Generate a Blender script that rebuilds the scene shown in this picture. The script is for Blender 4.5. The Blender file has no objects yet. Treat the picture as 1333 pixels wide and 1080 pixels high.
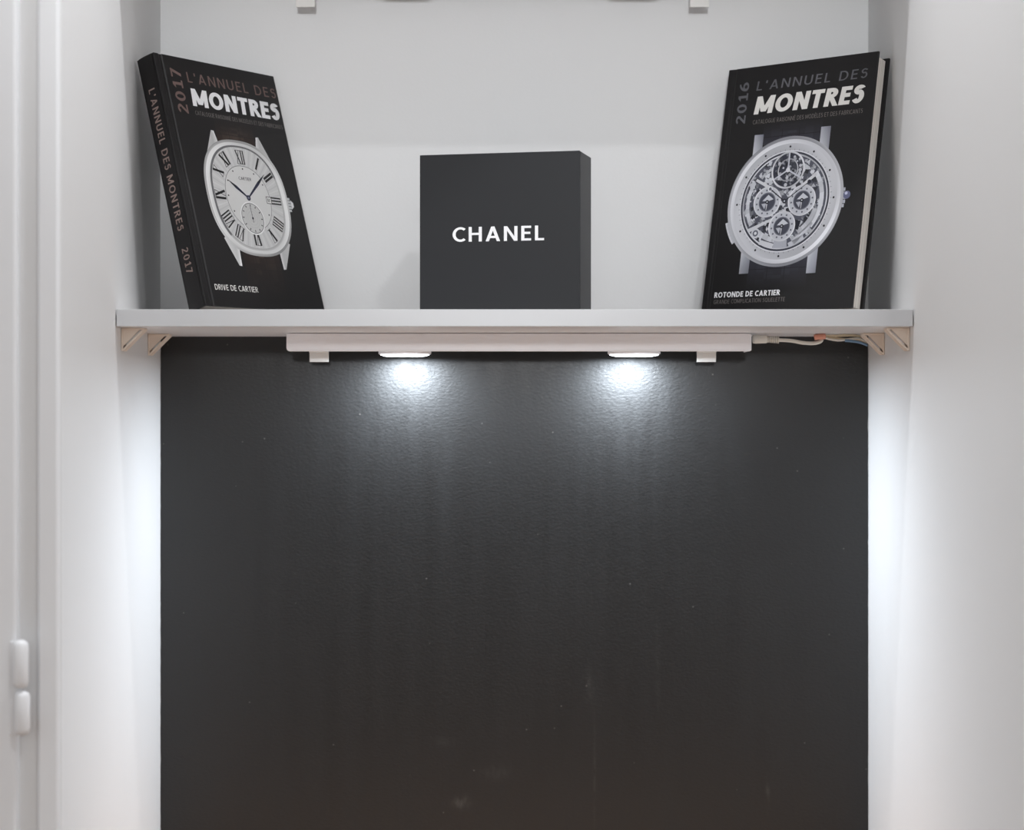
import bpy, bmesh, math, random
from mathutils import Matrix, Vector, noise

# ------------------------------------------------------------------ camera, world, exposure
S = bpy.context.scene
COL = S.collection
DB = 2.638            # camera to back wall of the niche
DF = 2.3365           # camera to front edge of the shelves
CZ = 1.0              # camera height
NX = 0.003            # centre line of the niche
HW = 0.450            # half width of the niche
R = math.radians

cam_d = bpy.data.cameras.new('camera')
cam_d.sensor_width = 36.0
cam_d.lens = 36.0 * 2700 / 1333
cam_d.clip_start = 0.05
cam_d.dof.use_dof = True
cam_d.dof.focus_distance = 2.47
cam_d.dof.aperture_fstop = 4.2
cam = bpy.data.objects.new('camera', cam_d)
COL.objects.link(cam)
cam.location = (0, -DB, CZ)
cam.rotation_euler = (R(90), 0, 0)
S.camera = cam

w = bpy.data.worlds.new('room_light'); S.world = w
w.use_nodes = True
w.node_tree.nodes['Background'].inputs[0].default_value = (0.94, 0.97, 1.0, 1)
w.node_tree.nodes['Background'].inputs[1].default_value = 0.58

S.view_settings.view_transform = 'Standard'
S.view_settings.look = 'None'
S.view_settings.gamma = 1.0
S.view_settings.use_curve_mapping = False
S.view_settings.exposure = 0.0

SPOT_FRONT = 15.0     # ceiling downlight behind the camera (W)
SPOT_NEAR = 22.0      # ceiling downlight close to the niche (W)
LED = 2.75            # each puck of the shelf lamp (W)

REAR_FILL = 270.0          # added fill spot behind the camera, aimed at the shelves (W)
WINDOW_FILL = 12.0        # fill light from the added window behind the camera (W)
# ------------------------------------------------------------------ helpers
def lin(c):
    return tuple(((v/255)/12.92 if v/255 <= .04045 else ((v/255+.055)/1.055)**2.4) for v in c)

def mat(name, rgb, rough=.5, spec=.5, metal=0, bump=None, var=None, stretch=(1, 1, 1), emit=None):
    """rgb is sRGB 0-255. bump=(scale, strength, distance); var=(scale, amount) mottles the colour."""
    m = bpy.data.materials.new(name); m.use_nodes = True
    nt = m.node_tree; b = nt.nodes['Principled BSDF']
    c = lin(rgb)
    b.inputs['Base Color'].default_value = (*c, 1)
    b.inputs['Roughness'].default_value = rough
    b.inputs['Specular IOR Level'].default_value = spec
    b.inputs['Metallic'].default_value = metal
    tc = nt.nodes.new('ShaderNodeTexCoord'); mp = nt.nodes.new('ShaderNodeMapping')
    mp.inputs['Scale'].default_value = stretch
    nt.links.new(tc.outputs['Object'], mp.inputs[0])
    if var:
        n = nt.nodes.new('ShaderNodeTexNoise'); n.inputs['Scale'].default_value = var[0]; n.inputs['Detail'].default_value = 5
        nt.links.new(mp.outputs[0], n.inputs['Vector'])
        r = nt.nodes.new('ShaderNodeMapRange'); r.inputs['To Min'].default_value = 1-var[1]; r.inputs['To Max'].default_value = 1+var[1]
        nt.links.new(n.outputs['Fac'], r.inputs['Value'])
        x = nt.nodes.new('ShaderNodeVectorMath'); x.operation = 'SCALE'; x.inputs[0].default_value = c
        nt.links.new(r.outputs[0], x.inputs['Scale']); nt.links.new(x.outputs[0], b.inputs['Base Color'])
    if bump:
        n = nt.nodes.new('ShaderNodeTexNoise'); n.inputs['Scale'].default_value = bump[0]; n.inputs['Detail'].default_value = 4
        nt.links.new(mp.outputs[0], n.inputs['Vector'])
        bp = nt.nodes.new('ShaderNodeBump'); bp.inputs['Strength'].default_value = bump[1]; bp.inputs['Distance'].default_value = bump[2]
        nt.links.new(n.outputs['Fac'], bp.inputs['Height']); nt.links.new(bp.outputs[0], b.inputs['Normal'])
    if emit:
        b.inputs['Emission Color'].default_value = (*emit[0], 1); b.inputs['Emission Strength'].default_value = emit[1]
    return m

def link(name, me, m, parent=None):
    o = bpy.data.objects.new(name, me); COL.objects.link(o)
    if m: me.materials.append(m)
    if parent: o.parent = parent
    return o

def obj(name, bm, m, parent=None, smooth=False):
    me = bpy.data.meshes.new(name)
    bmesh.ops.recalc_face_normals(bm, faces=bm.faces)
    for f in bm.faces: f.smooth = smooth
    bm.to_mesh(me); bm.free()
    return link(name, me, m, parent)

def empty(name, loc):
    o = bpy.data.objects.new(name, None); o.empty_display_size = .02
    COL.objects.link(o); o.location = loc
    return o

def tag(o, label, cat, group=None):
    o['label'] = label; o['category'] = cat
    if group: o['group'] = group
    return o

def struct(o, label):
    o['kind'] = 'structure'; o['label'] = label
    return o

def box(x0, x1, y0, y1, z0, z1, bev=0, seg=2, bm=None):
    b = bm or bmesh.new()
    mtx = Matrix.Translation(((x0+x1)/2, (y0+y1)/2, (z0+z1)/2)) @ Matrix.Diagonal((x1-x0, y1-y0, z1-z0, 1))
    g = bmesh.ops.create_cube(b, size=1, matrix=mtx)
    if bev:
        es = list({e for v in g['verts'] for e in v.link_edges})
        bmesh.ops.bevel(b, geom=es, offset=bev, segments=seg, affect='EDGES', profile=.5)
    return b

def prism(pts, axis, a0, a1, bm=None):
    """closed 2D polygon extruded along an axis ('x','y','z'); pts are the two other coordinates in xyz order"""
    b = bm or bmesh.new()
    def P(p, a):
        return {'x': (a, p[0], p[1]), 'y': (p[0], a, p[1]), 'z': (p[0], p[1], a)}[axis]
    A = [b.verts.new(P(p, a0)) for p in pts]; B = [b.verts.new(P(p, a1)) for p in pts]
    b.faces.new(A); b.faces.new(B[::-1])
    n = len(pts)
    for i in range(n): b.faces.new((A[i], A[(i+1) % n], B[(i+1) % n], B[i]))
    return b

def lathe(prof, n=48, bm=None, M=Matrix()):
    """profile [(r, z)] turned about z"""
    b = bm or bmesh.new(); rows = []
    for r, z in prof:
        rows.append([b.verts.new(M @ Vector((r*math.cos(2*math.pi*i/n), r*math.sin(2*math.pi*i/n), z))) for i in range(n)])
    for a, c in zip(rows, rows[1:]):
        for i in range(n): b.faces.new((a[i], a[(i+1) % n], c[(i+1) % n], c[i]))
    b.faces.new(rows[0]); b.faces.new(rows[-1])
    return b

def tube(pts, rad, n=10, bm=None, sub=6):
    """round tube along a smoothed path"""
    P = [Vector(p) for p in pts]; path = []
    for i in range(len(P)-1):
        p0, p1, p2, p3 = P[max(i-1, 0)], P[i], P[i+1], P[min(i+2, len(P)-1)]
        for k in range(sub):
            t = k/sub
            path.append(.5*((2*p1)+(p2-p0)*t+(2*p0-5*p1+4*p2-p3)*t*t+(3*p1-p0-3*p2+p3)*t**3))
    path.append(P[-1])
    b = bm or bmesh.new(); rows = []
    up = Vector((0, 1, .03)).normalized()
    for i, p in enumerate(path):
        d = (path[min(i+1, len(path)-1)]-path[max(i-1, 0)]).normalized()
        s = d.cross(up).normalized(); q = s.cross(d).normalized()
        rows.append([b.verts.new(p+rad*(math.cos(2*math.pi*k/n)*s+math.sin(2*math.pi*k/n)*q)) for k in range(n)])
    for a, c in zip(rows, rows[1:]):
        for k in range(n): b.faces.new((a[k], a[(k+1) % n], c[(k+1) % n], c[k]))
    b.faces.new(rows[0]); b.faces.new(rows[-1])
    return b

def glyph(ch, w):
    """capital letter or figure of height 1 drawn with strokes of width w: (advance width, polygons)"""
    P = []; h = w*.92
    def V(x, y0=0., y1=1.): P.append([(x-w/2, y0), (x+w/2, y0), (x+w/2, y1), (x-w/2, y1)])
    def H(y, x0, x1): P.append([(x0, y-h/2), (x1, y-h/2), (x1, y+h/2), (x0, y+h/2)])
    def D(x0, y0, x1, y1, t=None):
        t = (t or w*1.06)/2; P.append([(x0-t, y0), (x0+t, y0), (x1+t, y1), (x1-t, y1)])
    def A(cx, cy, rx, ry, a0, a1):
        n = max(5, int(abs(a1-a0)/13))
        for k in range(n):
            q = []
            for a, o in ((k, 0), (k+1, 0), (k+1, 1), (k, 1)):
                t = R(a0+(a1-a0)*a/n); q.append((cx+(rx-o*w)*math.cos(t), cy+(ry-o*h)*math.sin(t)))
            P.append(q)
    t, b, m = 1-h/2, h/2, .52
    if ch == 'A': g = .72+w*.3; D(w*.53, 0, g/2, 1); D(g-w*.53, 0, g/2, 1); H(.29, g*.2, g*.8)
    elif ch == 'B': g = .58; V(w/2); H(t, w/2, .28); H(m, w/2, .28); H(b, w/2, .28); A(.27, .74, .27, .26, -90, 90); A(.28, .26+h*.25, .30, .26+h*.25, -90, 90)
    elif ch == 'C': g = .66; A(.42, .5, .42, .5, 48, 312)
    elif ch == 'D': g = .72; V(w/2); H(t, w/2, .3); H(b, w/2, .3); A(.29, .5, .43, .5, -90, 90)
    elif ch in 'E\u00c9\u00c8':
        g = .52; V(w/2); H(t, w/2, g); H(b, w/2, g); H(m, w/2, g*.92)
        if ch == '\u00c9': D(.2, 1.08, .34, 1.28, w)
        if ch == '\u00c8': D(.34, 1.08, .2, 1.28, w)
    elif ch == 'F': g = .5; V(w/2); H(t, w/2, g); H(m-.03, w/2, g*.9)
    elif ch == 'G': g = .74; A(.44, .5, .44, .5, 48, 318); H(.46, .42, g); V(g-w/2, .1, .46)
    elif ch == 'H': g = .70; V(w/2); V(g-w/2); H(m, w/2, g-w/2)
    elif ch == 'I': g = w; V(w/2)
    elif ch == 'L': g = .48; V(w/2); H(b, w/2, g)
    elif ch == 'M': g = .84+w*.3; V(w/2); V(g-w/2); D(g/2, .12, w*.53, 1); D(g/2, .12, g-w*.53, 1)
    elif ch == 'N': g = .70+w*.1; V(w/2); V(g-w/2); D(g-w*.55, 0, w*.55, 1)
    elif ch in 'OQ':
        g = .84; A(.42, .5, .42, .5, 0, 360)
        if ch == 'Q': D(.74, -.06, .5, .26)
    elif ch in 'PR':
        g = .58; V(w/2); H(t, w/2, .28); H(.44+h/2, w/2, .28); A(.28, .72, .29, .28, -90, 90)
        if ch == 'R': g = .62; D(.56, 0, .3, .46)
    elif ch == 'S':
        g = .54; A(.28, .735, .265, .265, 28, 270); A(.265, .265+h*.5, .275, .265+h*.5, 90, -152)
    elif ch == 'T': g = .60; V(g/2); H(t, 0, g)
    elif ch == 'U': g = .68; V(w/2, .34, 1); V(g-w/2, .34, 1); A(.34, .35, .34, .35, 180, 360)
    elif ch == 'V': g = .68; D(g/2, 0, w*.53, 1); D(g/2, 0, g-w*.53, 1)
    elif ch == '0': g = .58; A(.29, .5, .29, .5, 0, 360)
    elif ch == '1': g = .50; V(.30); D(.10, .74, .28, 1-h*.2); H(b, .06, .52)
    elif ch == '2': g = .54; A(.265, .72, .265, .28, 165, -38); D(w*.6, h*.8, .40, .60); H(b, 0, g)
    elif ch == '6': g = .58; A(.29, .31, .29, .31, 0, 360); A(.46, .36, .46, .64, 88, 182)
    elif ch == '7': g = .52; H(t, 0, g); D(.18, 0, g-w*.53, 1-h*.5)
    elif ch == "'": g = w; V(w/2, .70, 1)
    else: g = .22
    return g, P

def lettering(name, s, bbox, fn, m, parent, rot=0, bold=.16, shear=0., space=.16):
    """text fitted to bbox (a0,a1,b0,b1) on a surface; rot=90 reads upward, -90 reads downward; fn(a,b)->local point"""
    V = []; F = []; x = 0.; lift = []
    o = Vector(fn(0, 0)); nrm = (Vector(fn(1, 0))-o).cross(Vector(fn(0, 1))-o).normalized()
    for ch in s:
        g, polys = glyph(ch, bold)
        for k, q in enumerate(polys):       # strokes that cross lie a hair above one another
            F.append(tuple(range(len(V), len(V)+len(q)))); V += [(x+p[0]+shear*p[1], p[1]) for p in q]; lift += [(k % 6)*1.5e-5]*len(q)
        x += g+space
    xs = [v[0] for v in V]; x0, x1 = min(xs), max(xs)
    V = [((p[0]-x0)/(x1-x0), p[1]) for p in V]
    if rot == 90: V = [(1-q, p) for p, q in V]
    if rot == -90: V = [(q, 1-p) for p, q in V]
    a0, a1, b0, b1 = bbox
    me = bpy.data.meshes.new(name); me.from_pydata([tuple(Vector(fn(a0+p*(a1-a0), b0+q*(b1-b0)))+nrm*l) for (p, q), l in zip(V, lift)], [], F)
    return link(name, me, m, parent)

# ------------------------------------------------------------------ materials
M = {}
M['wall'] = mat('white_wall_paint', (228, 228, 228), .6, .3, bump=(260, .12, .001), var=(3, .012))
M['frame'] = mat('white_gloss_paint', (241, 242, 244), .35, .4, bump=(30, .05, .001))
M['melamine'] = mat('white_melamine', (232, 230, 230), .38, .45, var=(8, .01))
M['edge'] = mat('white_edge_band', (198, 199, 201), .35, .45)
M['beige'] = mat('beige_plastic', (242, 228, 214), .5, .4, var=(60, .03))
M['lamp'] = mat('lamp_white_plastic', (250, 248, 250), .42, .4)
M['clip'] = mat('clip_white_plastic', (228, 226, 222), .45, .4)
M['lens_off'] = mat('frosted_lens', (225, 226, 226), .3, .5)
M['lens_on'] = mat('lit_lens', (240, 245, 255), .3, .5, emit=((.88, .95, 1.0), 9.0))
M['spot_on'] = mat('lit_spot_lens', (250, 248, 240), .3, .5, emit=((1.0, .96, .9), 20.0))
M['steel'] = mat('brushed_steel', (180, 180, 182), .35, .5, 1.0)
M['cord'] = mat('white_cord', (226, 222, 212), .5, .4)
M['cream'] = mat('cream_wire', (226, 210, 180), .5, .4)
M['blue'] = mat('blue_wire', (112, 142, 172), .45, .4)
M['orange'] = mat('orange_connector', (220, 150, 126), .4, .5)
M['cover'] = mat('black_printed_cover', (18, 16, 17), .42, .35, bump=(300, .05, .0004), var=(20, .06))
M['cover_grey'] = mat('charcoal_printed_cover', (25, 24, 25), .42, .35, bump=(300, .05, .0004), var=(20, .06))
M['box'] = mat('charcoal_box_paper', (29, 30, 33), .42, .42, bump=(700, .12, .0004), var=(40, .03))
M['white_ink'] = mat('white_ink', (236, 236, 238), .45, .3)
M['montres_ink'] = mat('offwhite_ink', (226, 224, 220), .45, .3)
M['brown_ink'] = mat('brown_grey_ink', (112, 92, 88), .45, .3)
M['grey_ink'] = mat('grey_ink', (98, 98, 103), .45, .3)
M['sub_ink'] = mat('fine_grey_ink', (128, 122, 120), .45, .3)
M['spine_ink'] = mat('spine_ink', (138, 120, 114), .45, .3)

def page_mat():
    m = mat('page_edges', (214, 206, 196), .8, .2)
    nt = m.node_tree; b = nt.nodes['Principled BSDF']
    tc = nt.nodes.new('ShaderNodeTexCoord'); wv = nt.nodes.new('ShaderNodeTexNoise')
    mp = nt.nodes.new('ShaderNodeMapping'); mp.inputs['Scale'].default_value = (1, 900, 2)
    nt.links.new(tc.outputs['Object'], mp.inputs[0]); nt.links.new(mp.outputs[0], wv.inputs['Vector'])
    wv.inputs['Scale'].default_value = 1.0
    cr = nt.nodes.new('ShaderNodeValToRGB')
    cr.color_ramp.elements[0].position = .3; cr.color_ramp.elements[0].color = (*lin((196, 188, 178)), 1)
    cr.color_ramp.elements[1].position = .6; cr.color_ramp.elements[1].color = (*lin((238, 233, 226)), 1)
    nt.links.new(wv.outputs['Fac'], cr.inputs[0]); nt.links.new(cr.outputs[0], b.inputs['Base Color'])
    return m
M['pages'] = page_mat()

def print_mat():
    m = mat('cover_print', (128, 128, 128), .42, .35)
    nt = m.node_tree; a = nt.nodes.new('ShaderNodeAttribute'); a.attribute_name = 'ink'
    nt.links.new(a.outputs['Color'], nt.nodes['Principled BSDF'].inputs['Base Color'])
    return m
M['print'] = print_mat()

def black_paint_mat():
    """satin black paint: orange-peel relief, brush streaks, specks of dust, a few scuffs"""
    m = mat('black_satin_paint', (8, 8, 9), .42, .64)
    nt = m.node_tree; N = nt.nodes.new; L = nt.links.new; b = nt.nodes['Principled BSDF']
    tc = N('ShaderNodeTexCoord')
    def noise_(scale, stretch=(1, 1, 1), detail=3):
        mp = N('ShaderNodeMapping'); mp.inputs['Scale'].default_value = stretch
        L(tc.outputs['Object'], mp.inputs[0])
        n = N('ShaderNodeTexNoise'); n.inputs['Scale'].default_value = scale; n.inputs['Detail'].default_value = detail
        L(mp.outputs[0], n.inputs['Vector']); return n.outputs['Fac']
    def math_(op, a, c):
        x = N('ShaderNodeMath'); x.operation = op
        for i, v in enumerate((a, c)):
            if v is None: continue
            if isinstance(v, (int, float)): x.inputs[i].default_value = v
            else: L(v, x.inputs[i])
        return x.outputs[0]
    def mr(v, a, c, d, e):
        x = N('ShaderNodeMapRange')
        L(v, x.inputs[0])
        for i, k in enumerate((a, c, d, e)): x.inputs[i+1].default_value = k
        return x.outputs[0]
    # relief
    h = math_('ADD', math_('MULTIPLY', noise_(230, (1, 1, 1.6), 2), 1.0), math_('MULTIPLY', noise_(60, (1, 1, .12), 2), .5))
    bp = N('ShaderNodeBump'); bp.inputs['Strength'].default_value = .5; bp.inputs['Distance'].default_value = .00045
    L(h, bp.inputs['Height']); L(bp.outputs[0], b.inputs['Normal'])
    # roughness: mottled, with vertical wipe marks
    rg = math_('ADD', mr(noise_(14, (3, 1, .25)), .3, .7, .36, .44), mr(noise_(300), .4, .7, 0, .06))
    L(rg, b.inputs['Roughness'])
    # dust specks
    vo = N('ShaderNodeTexVoronoi'); vo.inputs['Scale'].default_value = 34; L(tc.outputs['Object'], vo.inputs['Vector'])
    sp = math_('MULTIPLY', mr(vo.outputs['Distance'], .02, .045, .55, 0), math_('GREATER_THAN', vo.outputs['Color'], .72))
    # scuffs: worn patches of their own shape
    sx = N('ShaderNodeSeparateXYZ'); L(tc.outputs['Object'], sx.inputs[0])
    tot = sp
    for x0, z0, wx, wz, amt in ((-.065, .508, .010, .007, .30), (.105, .545, .0016, .055, .16), (.325, .52, .0025, .016, .20),
                                (.098, .655, .006, .020, .10), (.185, .67, .003, .05, .10), (-.02, .545, .02, .008, .10), (-.085, .585, .012, .006, .08)):
        dx = math_('DIVIDE', math_('SUBTRACT', sx.outputs['X'], x0), wx); dz = math_('DIVIDE', math_('SUBTRACT', sx.outputs['Z'], z0), wz)
        g = math_('POWER', 2.718, math_('MULTIPLY', math_('ADD', math_('MULTIPLY', dx, dx), math_('MULTIPLY', dz, dz)), -1.0))
        g = math_('MULTIPLY', math_('MULTIPLY', g, amt), mr(noise_(160, (1, 1, .4)), .35, .7, 0, 1.2))
        tot = math_('ADD', tot, g)
    mx = N('ShaderNodeMix'); mx.data_type = 'RGBA'
    L(math_('MINIMUM', tot, 1.0), mx.inputs['Factor'])
    mx.inputs[6].default_value = (*lin((8, 8, 9)), 1); mx.inputs[7].default_value = (*lin((105, 102, 98)), 1)
    L(mx.outputs[2], b.inputs['Base Color'])
    return m
M['black'] = black_paint_mat()

def wood_mat():
    m = mat('oak_floor', (152, 122, 96), .4, .4, var=(4, .25), stretch=(6, .6, 1))
    return m
M['oak'] = wood_mat()
M['worktop'] = mat('warm_wood', (184, 147, 118), .45, .4, var=(5, .18), stretch=(.8, 7, 7))

# ------------------------------------------------------------------ the setting
XL, XR = NX-HW, NX+HW
CEIL = 2.92
Y_LF = 2.057-DB          # front end of the left side wall
Y_RF = 1.70-DB           # front end of the right side wall
floor = struct(obj('floor', box(-2.2, 2.2, -5.0, .15, -.06, -.012), M['oak']), 'brown wooden plank floor below the niche')
random.seed(3)
plank_me = None
for i in range(31):
    for j in range(3):
        x = -2.17+i*.14; y0 = -5.0+j*1.72
        if plank_me is None:
            o = obj('plank', box(0, .138, 0, 1.715, -.012, 0, .0015, 1), M['oak'], floor); plank_me = o.data
        else:
            o = bpy.data.objects.new('plank', plank_me); COL.objects.link(o); o.parent = floor
        o.location = (x, y0, 0)
struct(obj('ceiling', box(-2.2, 2.2, -5.0, .15, CEIL, CEIL+.06), M['wall']), 'white ceiling')
wb = struct(obj('wall_back', box(XL-.15, XR+.15, 0, .12, 0, CEIL), M['wall']), 'white back wall of the niche')
struct(obj('wall_left', box(XL-.12, XL, Y_LF, 0, 0, CEIL, .002, 2), M['wall']), 'white left side wall of the niche')
struct(obj('wall_right', box(XR, XR+.12, Y_RF, 0, 0, CEIL, .002, 2), M['wall']), 'white right side wall of the niche')

# black paint on the lower back wall, with a slightly ragged cut-in along both corners
bm = bmesh.new(); prev = None
ZT = CZ+.1005; n = 260
for i in range(n+1):
    z = .02+(ZT-.02)*i/n
    e = []
    for s, x0 in ((-1, XL), (1, XR)):
        j = .0008*abs(noise.noise(Vector((s*3, 0, z*40))))+.0016*max(0, noise.noise(Vector((s*9, 5, z*90)))-.32)
        e.append(x0-s*(.0002+j))
    row = [bm.verts.new((e[0], -.0012, z)), bm.verts.new((e[1], -.0012, z)), bm.verts.new((e[1], 0, z)), bm.verts.new((e[0], 0, z))]
    if prev:
        for k in range(4): bm.faces.new((prev[k], prev[(k+1) % 4], row[(k+1) % 4], row[k]))
    prev = row
bp_ = obj('black_paint', bm, M['black'], wb); bp_['label'] = 'satin black painted lower part of the wall'

# door jamb and door at the left of the niche
jx = XL
prof = [(jx-.001, Y_LF-.0002), (jx-.001, Y_LF-.005), (jx-.0035, Y_LF-.0075), (jx-.0195, Y_LF-.0075), (jx-.022, Y_LF-.005), (jx-.0235, Y_LF-.0002)]
struct(obj('trim_1', prism(prof, 'z', 0, 2.1), M['frame']), 'white painted door jamb at the edge of the niche')
DX = jx-.041
door = empty('door_1', (DX, Y_LF-.01, 0)); struct(door, 'white painted door leaf with a barrel hinge')
obj('leaf', box(-.80, 0, -.006, .029, .006, 2.09, .003, 2), M['frame'], door)
hz = CZ-.269
hg = obj('hinge', box(-.006, .006, -.0075, -.0061, hz-.046, hz+.046, .0005, 1), M['frame'], door); hg['label'] = 'white painted barrel hinge'
for z0, z1, dx in ((hz+.0012, hz+.0485, .0065), (hz-.0445, hz-.0012, .0080)):
    k = obj('knuckle', lathe([(.003, 0), (.0062, .002), (.0076, .006), (.0076, z1-z0-.006), (.0062, z1-z0-.002), (.003, z1-z0)], 24), M['frame'], hg, True)
    k.location = (dx, -.0135, z0)
struct(obj('wall_front', box(-2.2, DX-.81, Y_LF-.01, Y_LF+.10, 0, CEIL), M['wall']), 'white wall beyond the door')
struct(obj('wall_corner', box(XR+.121, 2.2, Y_RF, Y_RF+.12, 0, CEIL), M['wall']), 'white wall turning away to the right of the niche')

# ------------------------------------------------------------------ ceiling downlights (above the frame)
def downlight(x, y, watts, label, col, rad):
    t = tag(empty('ceiling_downlight', (x, y, CEIL)), label, 'ceiling light', 'recessed ceiling downlights')
    obj('trim_ring', lathe([(.046, 0), (.056, 0), (.056, -.004), (.052, -.007), (.046, -.006)], 40), M['steel'], t, True)
    obj('lens', lathe([(.045, -.001), (.045, -.003), (.04, -.004)], 40), M['spot_on'], t)
    ld = bpy.data.lights.new('downlight', 'AREA'); ld.shape = 'DISK'; ld.size = rad*2; ld.energy = watts; ld.color = col
    lo = bpy.data.objects.new('downlight_lamp', ld); COL.objects.link(lo); lo.parent = t; lo.location = (0, 0, -.012)
    return t
downlight(.55, .39-DB, SPOT_FRONT, 'round recessed downlight in the ceiling facing the shelves', (.96, .975, 1.0), .05)
downlight(.0, 1.87-DB, SPOT_NEAR, 'round recessed downlight in the ceiling just before the niche', (.96, .975, 1.0), .045)

# rear wall of the room behind the camera, with a window added for fill light
YR = -5.0
WX0, WX1, WZ0, WZ1 = -1.0, 1.2, 1.65, 2.75
b = box(-2.2, WX0, YR-.12, YR, 0, CEIL); box(WX1, 2.2, YR-.12, YR, 0, CEIL, bm=b)
box(WX0, WX1, YR-.12, YR, 0, WZ0, bm=b); box(WX0, WX1, YR-.12, YR, WZ1, CEIL, bm=b)
struct(obj('wall_rear', b, M['wall']), 'white wall with an added window behind the camera')
wf = bmesh.new()
for x0, x1, z0, z1 in ((WX0, WX1, WZ0, WZ0+.06), (WX0, WX1, WZ1-.06, WZ1), (WX0, WX0+.06, WZ0+.06, WZ1-.06), (WX1-.06, WX1, WZ0+.06, WZ1-.06), (.07, .13, WZ0+.06, WZ1-.06)):
    box(x0, x1, YR-.09, YR-.03, z0, z1, .004, 1, bm=wf)
struct(obj('added_window_1', wf, M['frame']), 'white framed window added behind the camera for fill light')
ld = bpy.data.lights.new('window_fill', 'AREA'); ld.shape = 'RECTANGLE'; ld.size = WX1-WX0; ld.size_y = WZ1-WZ0; ld.energy = WINDOW_FILL; ld.color = (.915, .96, 1.0)  # added fill lamp just outside the window opening
lo = bpy.data.objects.new('window_fill_lamp', ld); COL.objects.link(lo); lo.location = ((WX0+WX1)/2, YR-.125, (WZ0+WZ1)/2); lo.rotation_euler = (R(90), 0, 0)

# unseen spotlight, added to brighten the upper niche from behind the camera
t = tag(empty('fill_spotlight', (.0, YR, 1.50)), 'added white fill spotlight on the rear wall aimed at the shelves', 'fill light')
obj('mount', lathe([(.05, 0), (.06, .004), (.06, .02), (.05, .024)], 32, M=Matrix.Rotation(R(-90), 4, 'X')), M['frame'], t, True)
obj('arm', tube([(0, .02, 0), (0, .06, 0), (0, .09, 0)], .012, 12), M['frame'], t, True)
hd = obj('head', lathe([(.06, 0), (.10, .03), (.14, .12), (.14, .125), (.13, .125)], 40, M=Matrix.Translation((0, .085, 0)) @ Matrix.Rotation(R(-90), 4, 'X')), M['frame'], t, True)
obj('lens', lathe([(.128, .1252), (.128, .128)], 40, M=Matrix.Translation((0, .085, 0)) @ Matrix.Rotation(R(-90), 4, 'X')), M['spot_on'], hd)
ld = bpy.data.lights.new('fill_spot', 'SPOT'); ld.energy = REAR_FILL; ld.color = (.95, .975, 1.0); ld.shadow_soft_size = .13; ld.spot_size = R(16.4); ld.spot_blend = .6
lo = bpy.data.objects.new('fill_spot_lamp', ld); COL.objects.link(lo); lo.location = (.0, YR+.36, 1.50)
lo.rotation_euler = (Vector((0, 0, 1.60))-lo.location).to_track_quat('-Z', 'Y').to_euler()

# wooden worktop below the black wall (its warm reflection shows in the paint)
t = tag(empty('worktop', (NX, Y_LF+.10, 0)), 'light brown wooden worktop below the black wall', 'worktop')
obj('top', box(-HW+.002, HW-.002, 0, -Y_LF-.10-.003, .395, .430, .003, 2), M['worktop'], t)
for sx in (-1, 1):
    obj('side_panel', box(sx*(HW-.012)-.009, sx*(HW-.012)+.009, .02, -Y_LF-.11, .0, .3949, .001, 1), M['worktop'], t)

# ------------------------------------------------------------------ shelves
TOP = CZ+.119            # top of the lower shelf
TH = .0193               # board thickness
PITCH = .4525            # up to the next shelf
def make_shelf(z, label):
    t = tag(empty('wall_shelf', (NX, DF-DB, z-TH)), label, 'shelf', 'white shelves in the niche')
    obj('board', box(-HW+.0014, HW-.0014, .0012, DB-DF-.0005, 0, TH, .0006, 1), M['melamine'], t)
    obj('edge_band', box(-HW+.0014, HW-.0014, 0, .0012, 0, TH, .0005, 2), M['edge'], t)
    return t
make_shelf(TOP, 'white laminate shelf carrying two leaning books and a dark box')
make_shelf(TOP+PITCH, 'white laminate shelf above the books, fitted with an unlit lamp bar')

def bracket_meshes():
    a, th, t = .0262, .0022, .020
    out = {}
    b = box(0, th, 0, t, -a, 0, .0004, 1); out['wall_flange'] = b
    b = box(th, a, 0, t, -th, 0, .0004, 1); out['shelf_flange'] = b
    # diagonal web
    d = .0016
    b = prism([(a, -th), (a, -th-.0004), (th+.0004, -a), (th, -a), (th, -a+d*1.5), (a-d*1.5, -th)], 'y', .0004, t); out['diagonal_web'] = b
    # gusset: the flat triangle set back a little with a gap before the web
    g = .0019
    b = prism([(th, -th), (a-d*1.5-g*1.6, -th), (th, -a+d*1.5+g*1.6)], 'y', .0008, .0035); out['gusset'] = b
    return out
BR = {}
for k, b in bracket_meshes().items():
    me = bpy.data.meshes.new(k); bmesh.ops.recalc_face_normals(b, faces=b.faces); b.to_mesh(me); b.free(); me.materials.append(M['beige']); BR[k] = me
def bracket(side, depth, ztop, label):
    x = XL+.0002 if side < 0 else XR-.0002
    t = tag(empty('shelf_bracket', (x, depth-DB, ztop-.0002)), label, 'bracket', 'beige corner brackets under the shelves')
    if side > 0: t.scale = (-1, 1, 1)
    for k, me in BR.items():
        o = bpy.data.objects.new(k, me); COL.objects.link(o); o.parent = t
    return t
UN = TOP-TH
for up, shelf_txt in ((0, 'book shelf'), (PITCH, 'upper shelf')):
    for side, df, dr, who in ((-1, 2.371, 2.545, ('below' if not up else 'above')+' the roman numeral book'),
                              (1, 2.361, 2.520, ('below' if not up else 'above')+' the skeleton watch book')):
        bracket(side, df, UN+up, f'beige bracket under the {shelf_txt}, at its front edge {who}')
        bracket(side, dr, UN+up, f'beige bracket under the {shelf_txt}, by the back wall {who}')

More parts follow.
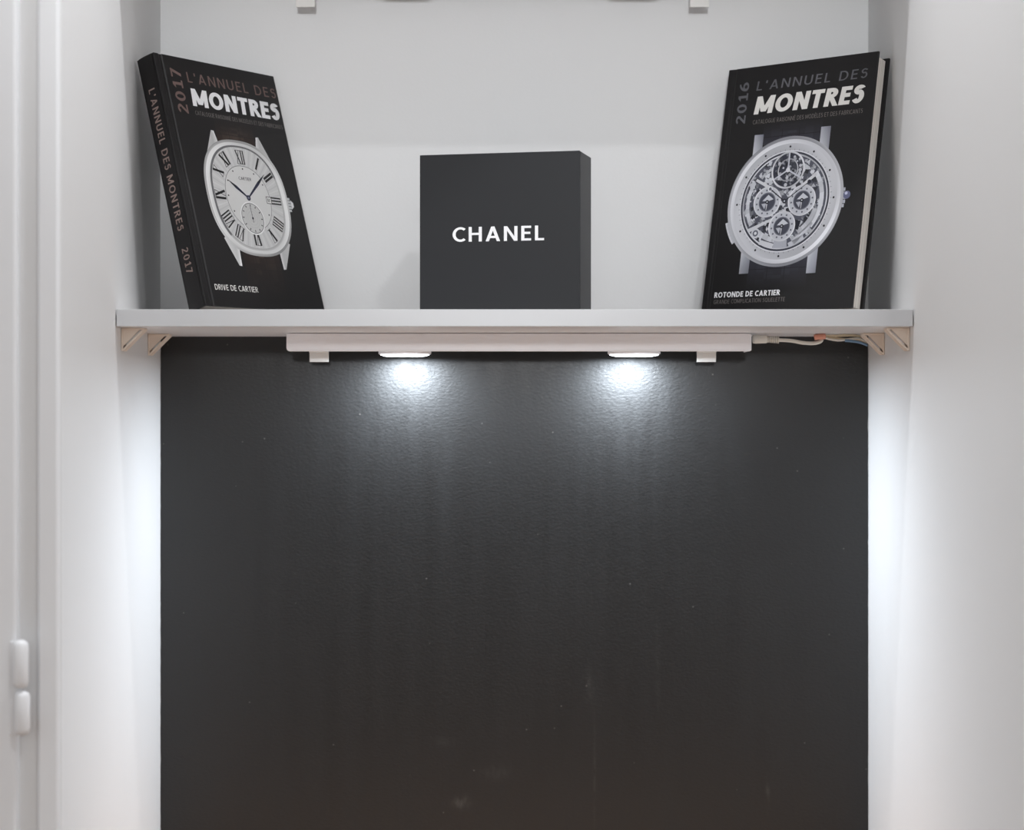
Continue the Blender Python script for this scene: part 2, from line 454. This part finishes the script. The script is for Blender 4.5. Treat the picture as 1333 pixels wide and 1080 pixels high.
# ------------------------------------------------------------------ lamp bars
BX0, BX1 = -.2735, .2893
BF = 2.5156-DB           # front of the bar
BH, BD = .0214, .080
def make_lamp(z, lit, label, clips, drop):
    t = tag(empty('shelf_lamp', ((BX0+BX1)/2, BF, z)), label, 'lamp', 'lamp bars under the shelves')
    hw = (BX1-BX0)/2
    # fascia with a rounded lower corner hides the housing, which stops a little higher
    r = .0042; pts = [(-hw, 0), (hw, 0)]
    pts += [(hw-.0012+.0012*math.cos(a), -BH+.0012-.0012*math.sin(a)) for a in [i*math.pi/8 for i in range(5)]]
    pts += [(-hw+r-r*math.sin(a), -BH+r-r*math.cos(a)) for a in [i*math.pi/16 for i in range(9)]]
    obj('fascia', prism(pts, 'y', 0, .0025), M['lamp'], t)
    obj('housing', box(-hw+.0015, hw-.0015, .0026, BD, -BH+.0028, -.0002, .0008, 2), M['lamp'], t)
    obj('mounting_rail', box(-hw+.004, hw-.004, .003, BD-.003, -.0001, .0010), M['lamp'], t)
    obj('lower_lip', box(-hw+.006, hw-.001, -.0007, 0, -BH+.0002, -BH+.0016, .0003, 1), M['lamp'], t)
    obj('end_cap', box(hw+.0001, hw+.0014, .002, BD-.002, -BH+.001, -.001, .0004, 1), M['lamp'], t)
    for xc in (-.1319, .1503):
        rim = obj('lamp_disc', lathe([(.0325, .0026), (.0325, -.0016), (.0318, -.0026), (.0285, -.0030)], 56), M['lamp'], t, False)
        rim.location = (xc-(BX0+BX1)/2, .0385, -BH)
        le = obj('lens', lathe([(.0300, -.0026), (.0298, -.0036), (.024, -.0050), (.0, -.0056)][:3], 56), M['lens_on'] if lit else M['lens_off'], rim, True)
        if lit:
            ld = bpy.data.lights.new('led', 'AREA'); ld.shape = 'DISK'; ld.size = .05; ld.energy = LED; ld.color = (.81, .905, 1.0)
            lo = bpy.data.objects.new('led_light', ld); COL.objects.link(lo); lo.parent = rim; lo.location = (0, 0, -.0054)
    for cx in clips:
        x = cx-(BX0+BX1)/2
        c = box(x-.0120, x+.0120, BD-.0035, BD-.0015, -BH-drop, -BH+.0026, .0006, 2)
        box(x-.0120, x+.0120, BD-.0100, BD-.0035, -BH+.0008, -BH+.0026, .0004, 1, bm=c)
        obj('clip', c, M['clip'], t)
    return t
make_lamp(UN-.0011, True, 'white lamp bar with two glowing discs under the book shelf', [-0.2411, 0.2430], .0110)
make_lamp(UN-.0011+PITCH, False, 'unlit white lamp bar hanging under the upper shelf', [-0.2584, 0.2344], .0200)

# ------------------------------------------------------------------ cable of the lit lamp
p0 = Vector((0.2945, -0.0980, 1.0927))
cb = tag(empty('power_cable', p0), 'thin white lamp cable with joined wires running to the bracket corner', 'cable')
def rel(pts): return [tuple(Vector(p)-p0) for p in pts]
P = lambda *a: a
pg = obj('plug', lathe([(.0030, 0), (.0050, .0006), (.0054, .003), (.0050, .017), (.0034, .0185)], 20, M=Matrix.Rotation(R(90), 4, 'Y')), M['cord'], cb, True)
for i in range(6):
    rg = obj('ridge', lathe([(.0026, 0), (.0042, .0004), (.0042, .0016), (.0026, .002)], 16, M=Matrix.Rotation(R(92), 4, 'Y')), M['cord'], pg, True)
    rg.location = (.0185+i*.0024, 0, -.0002*i)
obj('cord', tube(rel(P((0.3081, -0.0980, 1.0924), (0.3260, -0.0980, 1.0918), (0.3421, -0.0970, 1.0909), (0.3573, -0.0960, 1.0883), (0.3708, -0.0940, 1.0880), (0.3795, -0.0920, 1.0909), (0.3794, -0.0900, 1.0963), (0.3735, -0.0880, 1.0977))), .0022, 10), M['cord'], cb, True)
obj('connector', tube(rel(P((0.3706, -0.0950, 1.0951), (0.3763, -0.0950, 1.0959), (0.3840, -0.0940, 1.0965))), .0036, 10), M['orange'], cb, True)
obj('cream_wire', tube(rel(P((0.3812, -0.0870, 1.0966), (0.3926, -0.0870, 1.0950), (0.4058, -0.0870, 1.0931), (0.4190, -0.0870, 1.0920), (0.4296, -0.0860, 1.0911), (0.4364, -0.0850, 1.0875))), .0017, 8), M['cream'], cb, True)
obj('cream_wire', tube(rel(P((0.3836, -0.0900, 1.0974), (0.3959, -0.0900, 1.0972), (0.4091, -0.0900, 1.0976), (0.4245, -0.0880, 1.0973), (0.4343, -0.0860, 1.0940), (0.4378, -0.0850, 1.0884))), .0015, 8), M['cream'], cb, True)
obj('white_wire', tube(rel(P((0.3814, -0.0920, 1.0956), (0.3899, -0.0920, 1.0932), (0.4014, -0.0910, 1.0917), (0.4148, -0.0900, 1.0932), (0.4262, -0.0890, 1.0942), (0.4351, -0.0870, 1.0912))), .0014, 8), M['cord'], cb, True)
obj('blue_wire', tube(rel(P((0.4086, -0.0930, 1.0914), (0.4179, -0.0940, 1.0905), (0.4273, -0.0940, 1.0889), (0.4361, -0.0920, 1.0858))), .0017, 8), M['blue'], cb, True)

# ------------------------------------------------------------------ dark gift box with white lettering
bw, bh_, bd = .1925, .1868, .0666
th = R(13.3)
gb = tag(empty('gift_box', (.07867, 2.400-DB, TOP+.0002)), 'square dark charcoal cardboard box with white capital lettering', 'box')
gb.rotation_euler = (0, 0, -th)
obj('body', box(-bw, 0, .0018, bd, 0, bh_-.0004, .0006, 2), M['box'], gb)
fp = obj('front_panel', box(-bw, 0, 0, .0017, 0, bh_, .0006, 2), M['box'], gb)
# position measured on the front panel
lettering('lettering', 'CHANEL', (-.1525, -.0425, .0838, .1010), lambda a, b: (a, -.00012, b), M['white_ink'], fp, bold=.165, space=.20)

# ------------------------------------------------------------------ printed pictures for the book covers
class Pic:
    """flat print: coloured polygons in cover centimetres, each on a thin layer"""
    def __init__(s): s.V = []; s.F = []; s.C = []
    def poly(s, pts, col, lay, cols=None):
        i = len(s.V)
        for k, p in enumerate(pts):
            s.V.append((p[0], p[1], lay)); s.C.append(lin(cols[k] if cols else col))
        s.F.append(tuple(range(i, i+len(pts))))
    def ring(s, fo, fi, lay, colf, n=96):
        for k in range(n):
            a, b = 2*math.pi*k/n, 2*math.pi*(k+1)/n
            ca, cb_ = colf(a), colf(b)
            s.poly([fo(a), fo(b), fi(b), fi(a)], None, lay, [ca[0], cb_[0], cb_[1], ca[1]])
    def disc(s, c, r, col, lay, n=32):
        s.poly([(c[0]+r*math.cos(2*math.pi*k/n), c[1]+r*math.sin(2*math.pi*k/n)) for k in range(n)], col, lay)
    def line(s, p, q, wd, col, lay, w2=None):
        d = Vector((q[0]-p[0], q[1]-p[1])).normalized(); nx, ny = -d.y, d.x
        a = wd/2; b = (w2 if w2 is not None else wd)/2
        s.poly([(p[0]+nx*a, p[1]+ny*a), (p[0]-nx*a, p[1]-ny*a), (q[0]-nx*b, q[1]-ny*b), (q[0]+nx*b, q[1]+ny*b)], col, lay)
    def build(s, name, parent, yplane, label):
        me = bpy.data.meshes.new(name)
        me.from_pydata([(x*.01, yplane-.00006-l*.00003, y*.01) for x, y, l in s.V], [], s.F)
        at = me.color_attributes.new('ink', 'FLOAT_COLOR', 'POINT')
        for i, c in enumerate(s.C): at.data[i].color = (*c, 1)
        o = link(name, me, M['print'], parent); o['label'] = label
        return o

def circ(c, r): return lambda a: (c[0]+r*math.cos(a), c[1]+r*math.sin(a))
def sup(c, a_, b_, n_):
    def f(t):
        x, y = math.cos(t), math.sin(t)
        return (c[0]+a_*math.copysign(abs(x)**(2/n_), x), c[1]+b_*math.copysign(abs(y)**(2/n_), y))
    return f
def g(v, d=(0, 0, 0)): return tuple(max(0, min(255, v+k)) for k in d)
def mixc(a, b, t): return tuple(x+(y-x)*t for x, y in zip(a, b))

def strap(p, x0, x1, va, vb, base, hi, fade, lay, seed, blk=(18, 16, 17)):
    """leather strap printed as rows of scales from va (by the case) to vb, fading into the black"""
    rnd = random.Random(seed); rows = 9
    cols = 7
    for r in range(rows):
        t0, t1 = r/rows, (r+1)/rows
        for c in range(cols):
            k0, k1 = c/cols, (c+1)/cols
            sh = math.sin(math.pi*(k0+k1)/2)
            col = mixc(base, hi, max(0, sh*rnd.uniform(.0, .75)-.15))
            f0, f1 = (1-t0)**fade, (1-t1)**fade
            ca, cb_ = mixc(blk, col, f0), mixc(blk, col, f1)
            X0, X1 = x0+(x1-x0)*k0, x0+(x1-x0)*k1
            Y0, Y1 = va+(vb-va)*t0, va+(vb-va)*t1
            p.poly([(X0, Y0), (X1, Y0), (X1, Y1), (X0, Y1)], None, lay, [ca, ca, cb_, cb_])
    for c in (.33, .62):
        x = x0+(x1-x0)*c
        p.line((x, va), (x, va+(vb-va)*.7), .07, g(14, (4, 2, 2)), lay+.5)
    p.line((x0, va+(vb-va)*.35), (x1, va+(vb-va)*.35), .07, (18, 15, 15), lay+.5)

def roman(p, s, c, ang, h, lay, col=(22, 22, 24), sx=1.0):
    """a roman numeral centred at c whose head points away from the dial centre"""
    up = Vector((math.cos(ang), math.sin(ang))); rt = Vector((up.y, -up.x))
    wid = {'I': .42, 'V': .86, 'X': .92}
    x = -sum(wid[k] for k in s)*h*.55*sx/2
    def T(a, b): q = Vector(c)+rt*a+up*b; return (q.x, q.y)
    for k in s:
        wk = wid[k]*h*.55*sx; t, n_ = (.17 if len(s) < 3 else .115)*h*sx, .05*h*sx
        m_ = x+wk/2; e = wk*.36
        if k == 'I': p.line(T(m_, -h/2), T(m_, h/2), t, col, lay)
        if k == 'V': p.line(T(m_-e, h/2), T(m_, -h/2), t, col, lay); p.line(T(m_+e, h/2), T(m_, -h/2), n_, col, lay)
        if k == 'X': p.line(T(m_-e, h/2), T(m_+e, -h/2), t, col, lay); p.line(T(m_+e, h/2), T(m_-e, -h/2), n_, col, lay)
        x += wk
    # thin serif strokes
    W_ = sum(wid[k] for k in s)*h*.55*sx/2
    for v in (-h/2, h/2): p.line(T(-W_*.85, v), T(W_*.85, v), .035*h, col, lay)

def cushion_watch():
    p = Pic(); C = (11.42, 14.08)
    strap(p, 8.1, 14.8, 20.9, 24.2, (50, 35, 29), (112, 92, 80), 1.0, 0, 4)
    strap(p, 8.2, 14.7, 7.2, .7, (40, 28, 24), (104, 84, 72), 1.3, 0, 9)
    for s in (-1, 1):
        def X(v): return C[0]+s*v
        p.poly([(X(-3.75), 22.3), (X(-4.2), 22.35), (X(-6.1), 18.6), (X(-4.2), 18.6), (X(-3.3), 20.6)], None, 1, [(236, 236, 236), (190, 190, 190), (200, 200, 200), (170, 170, 170), (222, 222, 222)])
        p.poly([(X(-3.75), 5.2), (X(-4.2), 5.25), (X(-5.9), 8.6), (X(-4.2), 9.4), (X(-3.6), 7.4)], None, 1, [(236, 236, 236), (190, 190, 190), (205, 205, 205), (190, 190, 190), (226, 226, 226)])
    # crown
    for k in range(5):
        y = 12.95+k*.38
        p.poly([(18.4, y), (19.25-abs(k-2)*.08, y), (19.25-abs(k-2)*.08, y+.3), (18.4, y+.3)], (196, 198, 200), 1)
    p.poly([(19.2, 13.3), (19.65, 13.65), (19.65, 14.15), (19.2, 14.5)], (222, 222, 224), 1)
    O = sup(C, 7.27, 7.42, 2.45)
    def silver(lo, hi, k, ph):
        def f(a):
            t = .5+.5*math.sin(k*a+ph); u = .5+.5*math.sin(3*a+1.1)
            return (g(lo+(hi-lo)*t, (0, 0, 0)), g(lo+(hi-lo)*(.4*t+.6*u), (0, 0, 0)))
        return f
    p.ring(O, sup(C, 6.95, 7.1, 2.45), 2, silver(150, 210, 2, .8), 120)
    p.ring(sup(C, 6.95, 7.1, 2.45), sup(C, 6.25, 6.72, 2.42), 2, silver(208, 244, 2, 2.2), 120)
    D = (11.45, 14.12)
    p.ring(sup(C, 6.25, 6.72, 2.42), sup(D, 5.95, 6.45, 2.4), 2, lambda a: ((120, 120, 122), (96, 96, 99)) if math.sin(a-.6) > -.2 else ((206, 206, 206), (170, 170, 170)), 120)
    p.poly([sup(D, 5.95, 6.45, 2.4)(2*math.pi*k/96) for k in range(96)], (206, 206, 206), 3)
    # fine rays of the dial
    for k in range(72):
        a = 2*math.pi*k/72
        q = sup(D, 5.9, 6.4, 2.4)(a); r0 = sup(D, 3.9, 4.1, 2.2)(a)
        p.line(r0, q, .1, (196, 196, 197) if k % 2 else (214, 214, 214), 4, .2)
    p.ring(sup(D, 3.95, 4.1, 2.15), sup(D, 3.88, 4.03, 2.15), 5, lambda a: ((120, 120, 122),)*2, 80)
    p.poly([sup(D, 3.88, 4.03, 2.15)(2*math.pi*k/80) for k in range(80)], (214, 214, 213), 5)
    names = ['III', 'II', 'I', 'XII', 'XI', 'X', 'IX', 'VIII', 'VII', 'VI', 'V', 'IIII']
    for k, s in enumerate(names):
        a = R(30*k); q = sup(D, 4.98, 5.2, 2.55)(a)
        roman(p, s, q, a, 1.75, 6, sx=1.0 if len(s) < 3 else .95)
    for k in range(12):
        q = sup(D, 3.55, 3.7, 2.15)(R(30*k)); p.disc(q, .11, (40, 40, 44), 6, 10)
    # date aperture
    p.poly([(14.65, 13.65), (15.6, 13.65), (15.6, 14.6), (14.65, 14.6)], (90, 90, 92), 6)
    p.poly([(14.75, 13.75), (15.5, 13.75), (15.5, 14.5), (14.75, 14.5)], (228, 228, 226), 7)
    for dx in (.1, .36): p.line((14.85+dx, 13.9), (14.85+dx, 14.35), .13, (40, 40, 44), 8)
    # small seconds
    Sd = (11.42, 11.5)
    p.ring(circ(Sd, 2.12), circ(Sd, 1.95), 7, lambda a: ((236, 236, 236),)*2, 48)
    p.ring(circ(Sd, 1.95), circ(Sd, 1.86), 7, lambda a: ((110, 110, 112),)*2, 48)
    p.disc(Sd, 1.86, (200, 200, 199), 7, 48)
    for r in (.5, .9, 1.25): p.ring(circ(Sd, r), circ(Sd, r-.05), 8, lambda a: ((184, 184, 185),)*2, 40)
    for k in range(12):
        a = R(30*k); p.line((Sd[0]+1.5*math.cos(a), Sd[1]+1.5*math.sin(a)), (Sd[0]+1.78*math.cos(a), Sd[1]+1.78*math.sin(a)), .13, (50, 50, 54), 8)
    p.line((11.35, 13.0), (11.44, 10.95), .08, (30, 34, 52), 9); p.disc(Sd, .16, (30, 34, 52), 9, 14)
    # blued hands
    P0 = (11.42, 14.1)
    def hand(q, wd):
        d = Vector((q[0]-P0[0], q[1]-P0[1])); m_ = (P0[0]+d.x*.62, P0[1]+d.y*.62)
        p.line(P0, m_, wd*.45, (34, 38, 62), 10, wd); p.line(m_, q, wd, (24, 26, 40), 10, .05)
    hand((8.45, 16.1), .42); hand((15.2, 17.45), .40)
    p.disc(P0, .36, (38, 42, 66), 11, 18); p.disc(P0, .16, (120, 122, 140), 12, 14)
    return p

def skeleton_watch():
    p = Pic(); C = (10.37, 13.55); rnd = random.Random(12)
    strap(p, 6.2, 14.6, 20.9, 23.7, (50, 50, 60), (96, 96, 112), .9, 0, 3, (25, 24, 25))
    strap(p, 6.2, 14.6, 6.6, 2.6, (52, 52, 62), (92, 94, 110), 1.0, 0, 6, (25, 24, 25))
    def lug(x0, x1, y0, y1, tip):
        a, b = (214, 216, 222), (166, 168, 178)
        ca = [a, b, b, a]
        if tip > 0: ca = [a, b, (110, 112, 124), (170, 172, 182)]
        else: ca = [(150, 152, 160), (110, 112, 120), b, a]
        p.poly([(x0, y0), (x1, y0), (x1, y1), (x0, y1)], None, 1, ca)
    lug(5.0, 6.3, 18.4, 22.3, 1); lug(14.45, 15.8, 18.4, 22.5, 1)
    lug(4.95, 6.3, 4.75, 8.5, -1); lug(14.5, 15.8, 4.4, 8.5, -1)
    # pusher and crown
    for k in range(6):
        a0, a1 = R(195.5+k*3.4), R(195.5+(k+1)*3.4)
        p.poly([circ(C, 7.9)(a0), circ(C, 8.55)(a0), circ(C, 8.55)(a1), circ(C, 7.9)(a1)], None, 1, [(150, 152, 160), (226, 227, 232), (214, 216, 222), (150, 152, 160)])
    for k in range(5):
        y = 12.25+k*.5
        p.poly([(18.15, y), (18.95-.12*abs(k-2), y), (18.95-.12*abs(k-2), y+.42), (18.15, y+.42)], None, 1, [(120, 122, 134), (204, 206, 216), (190, 192, 204), (120, 122, 134)])
    p.disc((18.98, 13.75), .5, (104, 108, 138), 2, 18); p.disc((18.88, 13.95), .2, (206, 210, 232), 3, 12)
    def band(lo, hi, ph, k=2):
        return lambda a: (g(lo+(hi-lo)*(.5+.5*math.sin(k*a+ph)), (-4, -3, 3)), g(lo+(hi-lo)*(.5+.5*math.sin(k*a+ph+.9)), (-4, -3, 3)))
    p.ring(circ(C, 8.15), circ(C, 7.75), 2, band(140, 196, .7), 110)
    p.ring(circ(C, 7.75), circ(C, 7.25), 2, band(206, 238, 2.4), 110)
    p.ring(circ(C, 7.25), circ(C, 6.35), 2, band(186, 214, .4), 110)
    for k in range(12):
        p.disc(circ(C, 6.84)(R(30*k)), .14, (30, 30, 38), 4, 12)
    for k in range(60):
        a = R(6*k); p.line(circ(C, 6.36)(a), circ(C, 6.56)(a), .05, (110, 112, 124), 4)
    p.ring(circ(C, 6.35), circ(C, 6.22), 3, lambda a: ((226, 227, 232),)*2, 96)
    p.ring(circ(C, 6.22), circ(C, 5.98), 3, lambda a: ((60, 62, 74),)*2, 96)
    p.ring(circ(C, 5.98), circ(C, 5.8), 3, band(180, 226, 1.2, 3), 96)
    p.disc(C, 5.8, (84, 86, 98), 3, 80)
    # pierced movement: small plates and gaps
    for i in range(520):
        a = rnd.uniform(0, 2*math.pi); r = 5.6*math.sqrt(rnd.random()); c = circ(C, r)(a)
        v = rnd.choice([44, 58, 84, 120, 156, 180, 198, 206, 214]); L_ = rnd.uniform(.18, .55); b = rnd.uniform(0, math.pi)
        n_ = rnd.choice([3, 4, 4, 5])
        p.poly([(c[0]+L_*rnd.uniform(.5, 1)*math.cos(b+2*math.pi*k/n_), c[1]+L_*rnd.uniform(.5, 1)*math.sin(b+2*math.pi*k/n_)) for k in range(n_)], g(v, (-3, -1, 6)), 4+i*.002)
    # bright bridges
    for a0, a1, r0, r1, v in ((150, 212, 5.0, 5.5, 206), (-40, 40, 4.9, 5.5, 214), (300, 345, 4.3, 5.0, 196), (228, 262, 4.6, 5.2, 204), (100, 140, 4.6, 4.95, 190), (52, 84, 4.7, 5.1, 196)):
        m_ = 10
        for k in range(m_):
            u0, u1 = R(a0+(a1-a0)*k/m_), R(a0+(a1-a0)*(k+1)/m_)
            p.poly([circ(C, r1)(u0), circ(C, r1)(u1), circ(C, r0)(u1), circ(C, r0)(u0)], g(v+rnd.randint(-14, 14), (-4, -2, 5)), 5.5)
    p.line((5.6, 10.1), (8.9, 11.4), .5, (206, 208, 214), 5.5, .3); p.line((12.2, 8.3), (14.6, 10.6), .7, (202, 204, 212), 5.5, .4)
    p.line((7.4, 8.6), (9.4, 8.0), .6, (210, 211, 217), 5.5); p.line((11.6, 8.0), (13.6, 8.9), .6, (196, 198, 206), 5.5)
    p.poly([(9.4, 7.75), (11.4, 7.75), (11.3, 8.7), (9.5, 8.7)], (176, 178, 188), 5.6)
    p.line((6.0, 16.5), (9.0, 14.9), .35, (214, 215, 220), 5.5); p.line((14.5, 16.7), (11.8, 14.7), .4, (214, 215, 220), 5.5)
    p.disc((6.7, 9.75), .62, (206, 208, 214), 5.7, 18); p.disc((6.7, 9.75), .4, (96, 98, 112), 5.8, 16); p.disc((6.7, 9.75), .2, (220, 221, 226), 5.9, 12)
    p.poly([(12.0, 11.2), (13.0, 10.9), (12.7, 9.8), (11.9, 10.2)], (34, 36, 46), 5.7)
    # rotating cage at the top
    T_ = (10.4, 17.45)
    p.disc(T_, 2.35, (54, 56, 68), 6, 48)
    p.ring(circ(T_, 2.35), circ(T_, 2.12), 6.3, band(190, 230, .2), 56)
    for i in range(110):
        a = rnd.uniform(0, 6.28); c = circ(T_, 2.0*math.sqrt(rnd.random()))(a); v = rnd.choice([40, 70, 120, 160, 196])
        p.disc(c, rnd.uniform(.08, .26), g(v, (-3, -1, 6)), 6.4+i*.002, 6)
    p.ring(circ(T_, 1.45), circ(T_, 1.3), 6.8, band(150, 206, .9), 40)
    for k in range(3):
        a = R(90+120*k); p.line(T_, circ(T_, 2.15)(a), .2, (196, 198, 208), 6.9)
    p.disc(T_, .3, (214, 216, 222), 7, 16)
    # three counters
    for c, r in (((7.9, 13.6), 1.95), ((12.82, 13.5), 1.95), ((10.37, 10.42), 1.9)):
        p.disc(c, r, (196, 198, 206), 7, 44)
        p.ring(circ(c, r), circ(c, r-.18), 7.2, band(206, 236, 1.6), 44)
        p.ring(circ(c, r*.62), circ(c, r*.56), 7.2, lambda a: ((120, 122, 134),)*2, 40)
        p.disc(c, r*.56, (70, 72, 84), 7.3, 36)
        for k in range(12):
            a = R(30*k+8); q = circ(c, r*.76)(a); p.disc(q, .13, (96, 98, 110), 7.3, 6)
        p.poly([(c[0]-.7, c[1]+.15), (c[0]+.1, c[1]+.9), (c[0]+.9, c[1]+.3), (c[0]+.2, c[1]+.1)], (204, 206, 214), 7.4)
        p.poly([(c[0]-.8, c[1]-.2), (c[0]-.1, c[1]-.15), (c[0]-.3, c[1]-.9)], (182, 184, 194), 7.4)
        p.line(c, (c[0]-.05, c[1]-1.05), .16, (222, 223, 228), 7.5, .05)
        p.disc(c, .26, (26, 28, 36), 7.6, 16); p.disc(c, .1, (200, 202, 210), 7.7, 10)
    # hands
    p.disc((8.15, 15.22), .34, (226, 227, 232), 8, 18); p.disc((8.15, 15.22), .2, (96, 98, 112), 8.1, 14)
    p.line(C, (8.3, 15.1), .14, (30, 32, 40), 8); p.line(C, (14.4, 16.3), .14, (30, 32, 40), 8, .06)
    p.disc((13.6, 15.75), .26, (44, 46, 58), 8, 14)
    p.disc(C, .3, (30, 32, 40), 8.2, 16); p.disc(C, .12, (190, 192, 204), 8.3, 10)
    return p

# ------------------------------------------------------------------ the two leaning books
BW, BHt, BT, BB = .213, .312, .028, .003
def book(origin, yaw, tilt, label, cover, groove):
    """origin: lower left corner of the front cover; yaw turns the cover, tilt leans it back"""
    u = Vector((math.cos(yaw), math.sin(yaw), 0)); n0 = Vector((math.sin(yaw), -math.cos(yaw), 0)); k = Vector((0, 0, 1))
    v = math.cos(tilt)*k-math.sin(tilt)*n0; n_ = math.cos(tilt)*n0+math.sin(tilt)*k
    o = Vector(origin)-BT*n_
    t = empty('hardcover_book', o); tag(t, label, 'book', 'hardcover watch yearbooks on the shelf')
    Rm = Matrix((u, -n_, v)).transposed()
    t.rotation_euler = Rm.to_euler()
    f = -BT
    pr = [(0, f+.0006), (.0004, f+.0001), (.001, f)]
    if groove: pr += [(.0075, f), (.0088, f+.0011), (.0108, f+.0013), (.0128, f+.0011), (.0142, f)]
    else: pr += [(.0075, f), (.0085, f+.0004), (.0102, f+.0005), (.0118, f+.0004), (.0128, f)]
    pr += [(BW-.0008, f), (BW, f+.0008), (BW, f+BB-.0004), (BW-.0004, f+BB), (0, f+BB)]
    fc = obj('front_cover', prism(pr, 'z', 0, BHt), cover, t)
    obj('back_cover', box(0, BW, -BB, 0, 0, BHt, .0006, 2), cover, t)
    pr = [(.0026, f+BB+.0001), (.0026, -BB-.0001)] + [(-.0004-.0008*math.sin(math.pi*i/8), -BB-.0001+(f+2*BB+.0002)*i/8) for i in range(9)]
    sp = obj('spine', prism(pr, 'z', 0, BHt), cover, t)
    obj('page_block', box(.0028, BW-.0045, f+BB+.0002, -BB-.0002, .0035, BHt-.0035, .0004, 1), M['pages'], t)
    return t, fc, sp
front = lambda a, b: (a*.01, -BT-.00012, b*.01)

LB, LC, LS = book((-.3528, 2.3944-DB, CZ+.1268), .9622, .2755, 'thick black hardcover book dated 2017 with a roman numeral watch on it', M['cover'], True)
lettering('title_lettering', "L'ANNUEL DES", (4.95, 20.85, 28.15, 29.45), front, M['brown_ink'], LC, bold=.135, space=.26)
lettering('bold_title_lettering', 'MONTRES', (5.0, 20.75, 25.15, 27.4), front, M['white_ink'], LC, bold=.235, shear=.05, space=.085)
lettering('year_lettering', '2017', (2.25, 3.95, 24.0, 29.6), front, M['brown_ink'], LC, rot=90, bold=.17, space=.17)
lettering('subtitle_lettering', 'CATALOGUE RAISONN\u00c9 DES MOD\u00c8LES ET DES FABRICANTS', (5.1, 20.8, 24.02, 24.55), front, M['sub_ink'], LC, bold=.10, space=.2)
lettering('caption_lettering', 'DRIVE DE CARTIER', (2.1, 9.55, 2.0, 2.68), front, M['montres_ink'], LC, bold=.12, space=.17)
cushion_watch().build('watch_picture', LC, -BT, 'printed silver cushion watch with roman numerals')
lettering('dial_lettering', 'CARTIER', (10.35, 12.6, 16.35, 16.75), lambda a, b: (a*.01, -BT-.0005, b*.01), M['grey_ink'], LC, bold=.14)
spine_pt = lambda a, b: (-.00135, -BT+a*.01, b*.01)
# reads downwards; "a" runs from the back cover to the front cover
def spine_text(s, s0, s1, v0, v1):
    return lettering('spine_lettering', s, (s0, s1, v0, v1), lambda a, b: (-.00135, -BT+(s0+s1-a)*.01, b*.01), M['spine_ink'], LS, rot=-90, bold=.16, space=.22)
spine_text("L'ANNUEL DES MONTRES", .85, 1.85, 9.55, 27.1)
spine_text('2017', .85, 1.85, 4.35, 7.4)

RB, RC, RS = book((.2318, 2.5454-DB, CZ+.1247), -.6989, .1978, 'thick black hardcover book dated 2016 with a round skeleton watch on it', M['cover_grey'], False)
lettering('title_lettering', "L'ANNUEL DES", (4.45, 20.1, 28.05, 29.25), front, M['grey_ink'], RC, bold=.135, shear=.08, space=.26)
lettering('bold_title_lettering', 'MONTRES', (4.45, 20.0, 24.98, 27.25), front, M['montres_ink'], RC, bold=.235, shear=.12, space=.085)
lettering('year_lettering', '2016', (1.93, 3.33, 23.95, 29.3), front, M['grey_ink'], RC, rot=90, bold=.17, space=.17)
lettering('subtitle_lettering', 'CATALOGUE RAISONN\u00c9 DES MOD\u00c8LES ET DES FABRICANTS', (4.5, 19.95, 23.72, 24.25), front, M['sub_ink'], RC, bold=.10, space=.2)
lettering('caption_lettering', 'ROTONDE DE CARTIER', (1.72, 11.2, 1.88, 2.56), front, M['white_ink'], RC, bold=.2, space=.12)
lettering('small_caption_lettering', 'GRANDE COMPLICATION SQUELETTE', (1.72, 11.95, 1.1, 1.6), front, M['sub_ink'], RC, bold=.10, space=.2)
skeleton_watch().build('watch_picture', RC, -BT, 'printed silver skeleton watch with three counters')
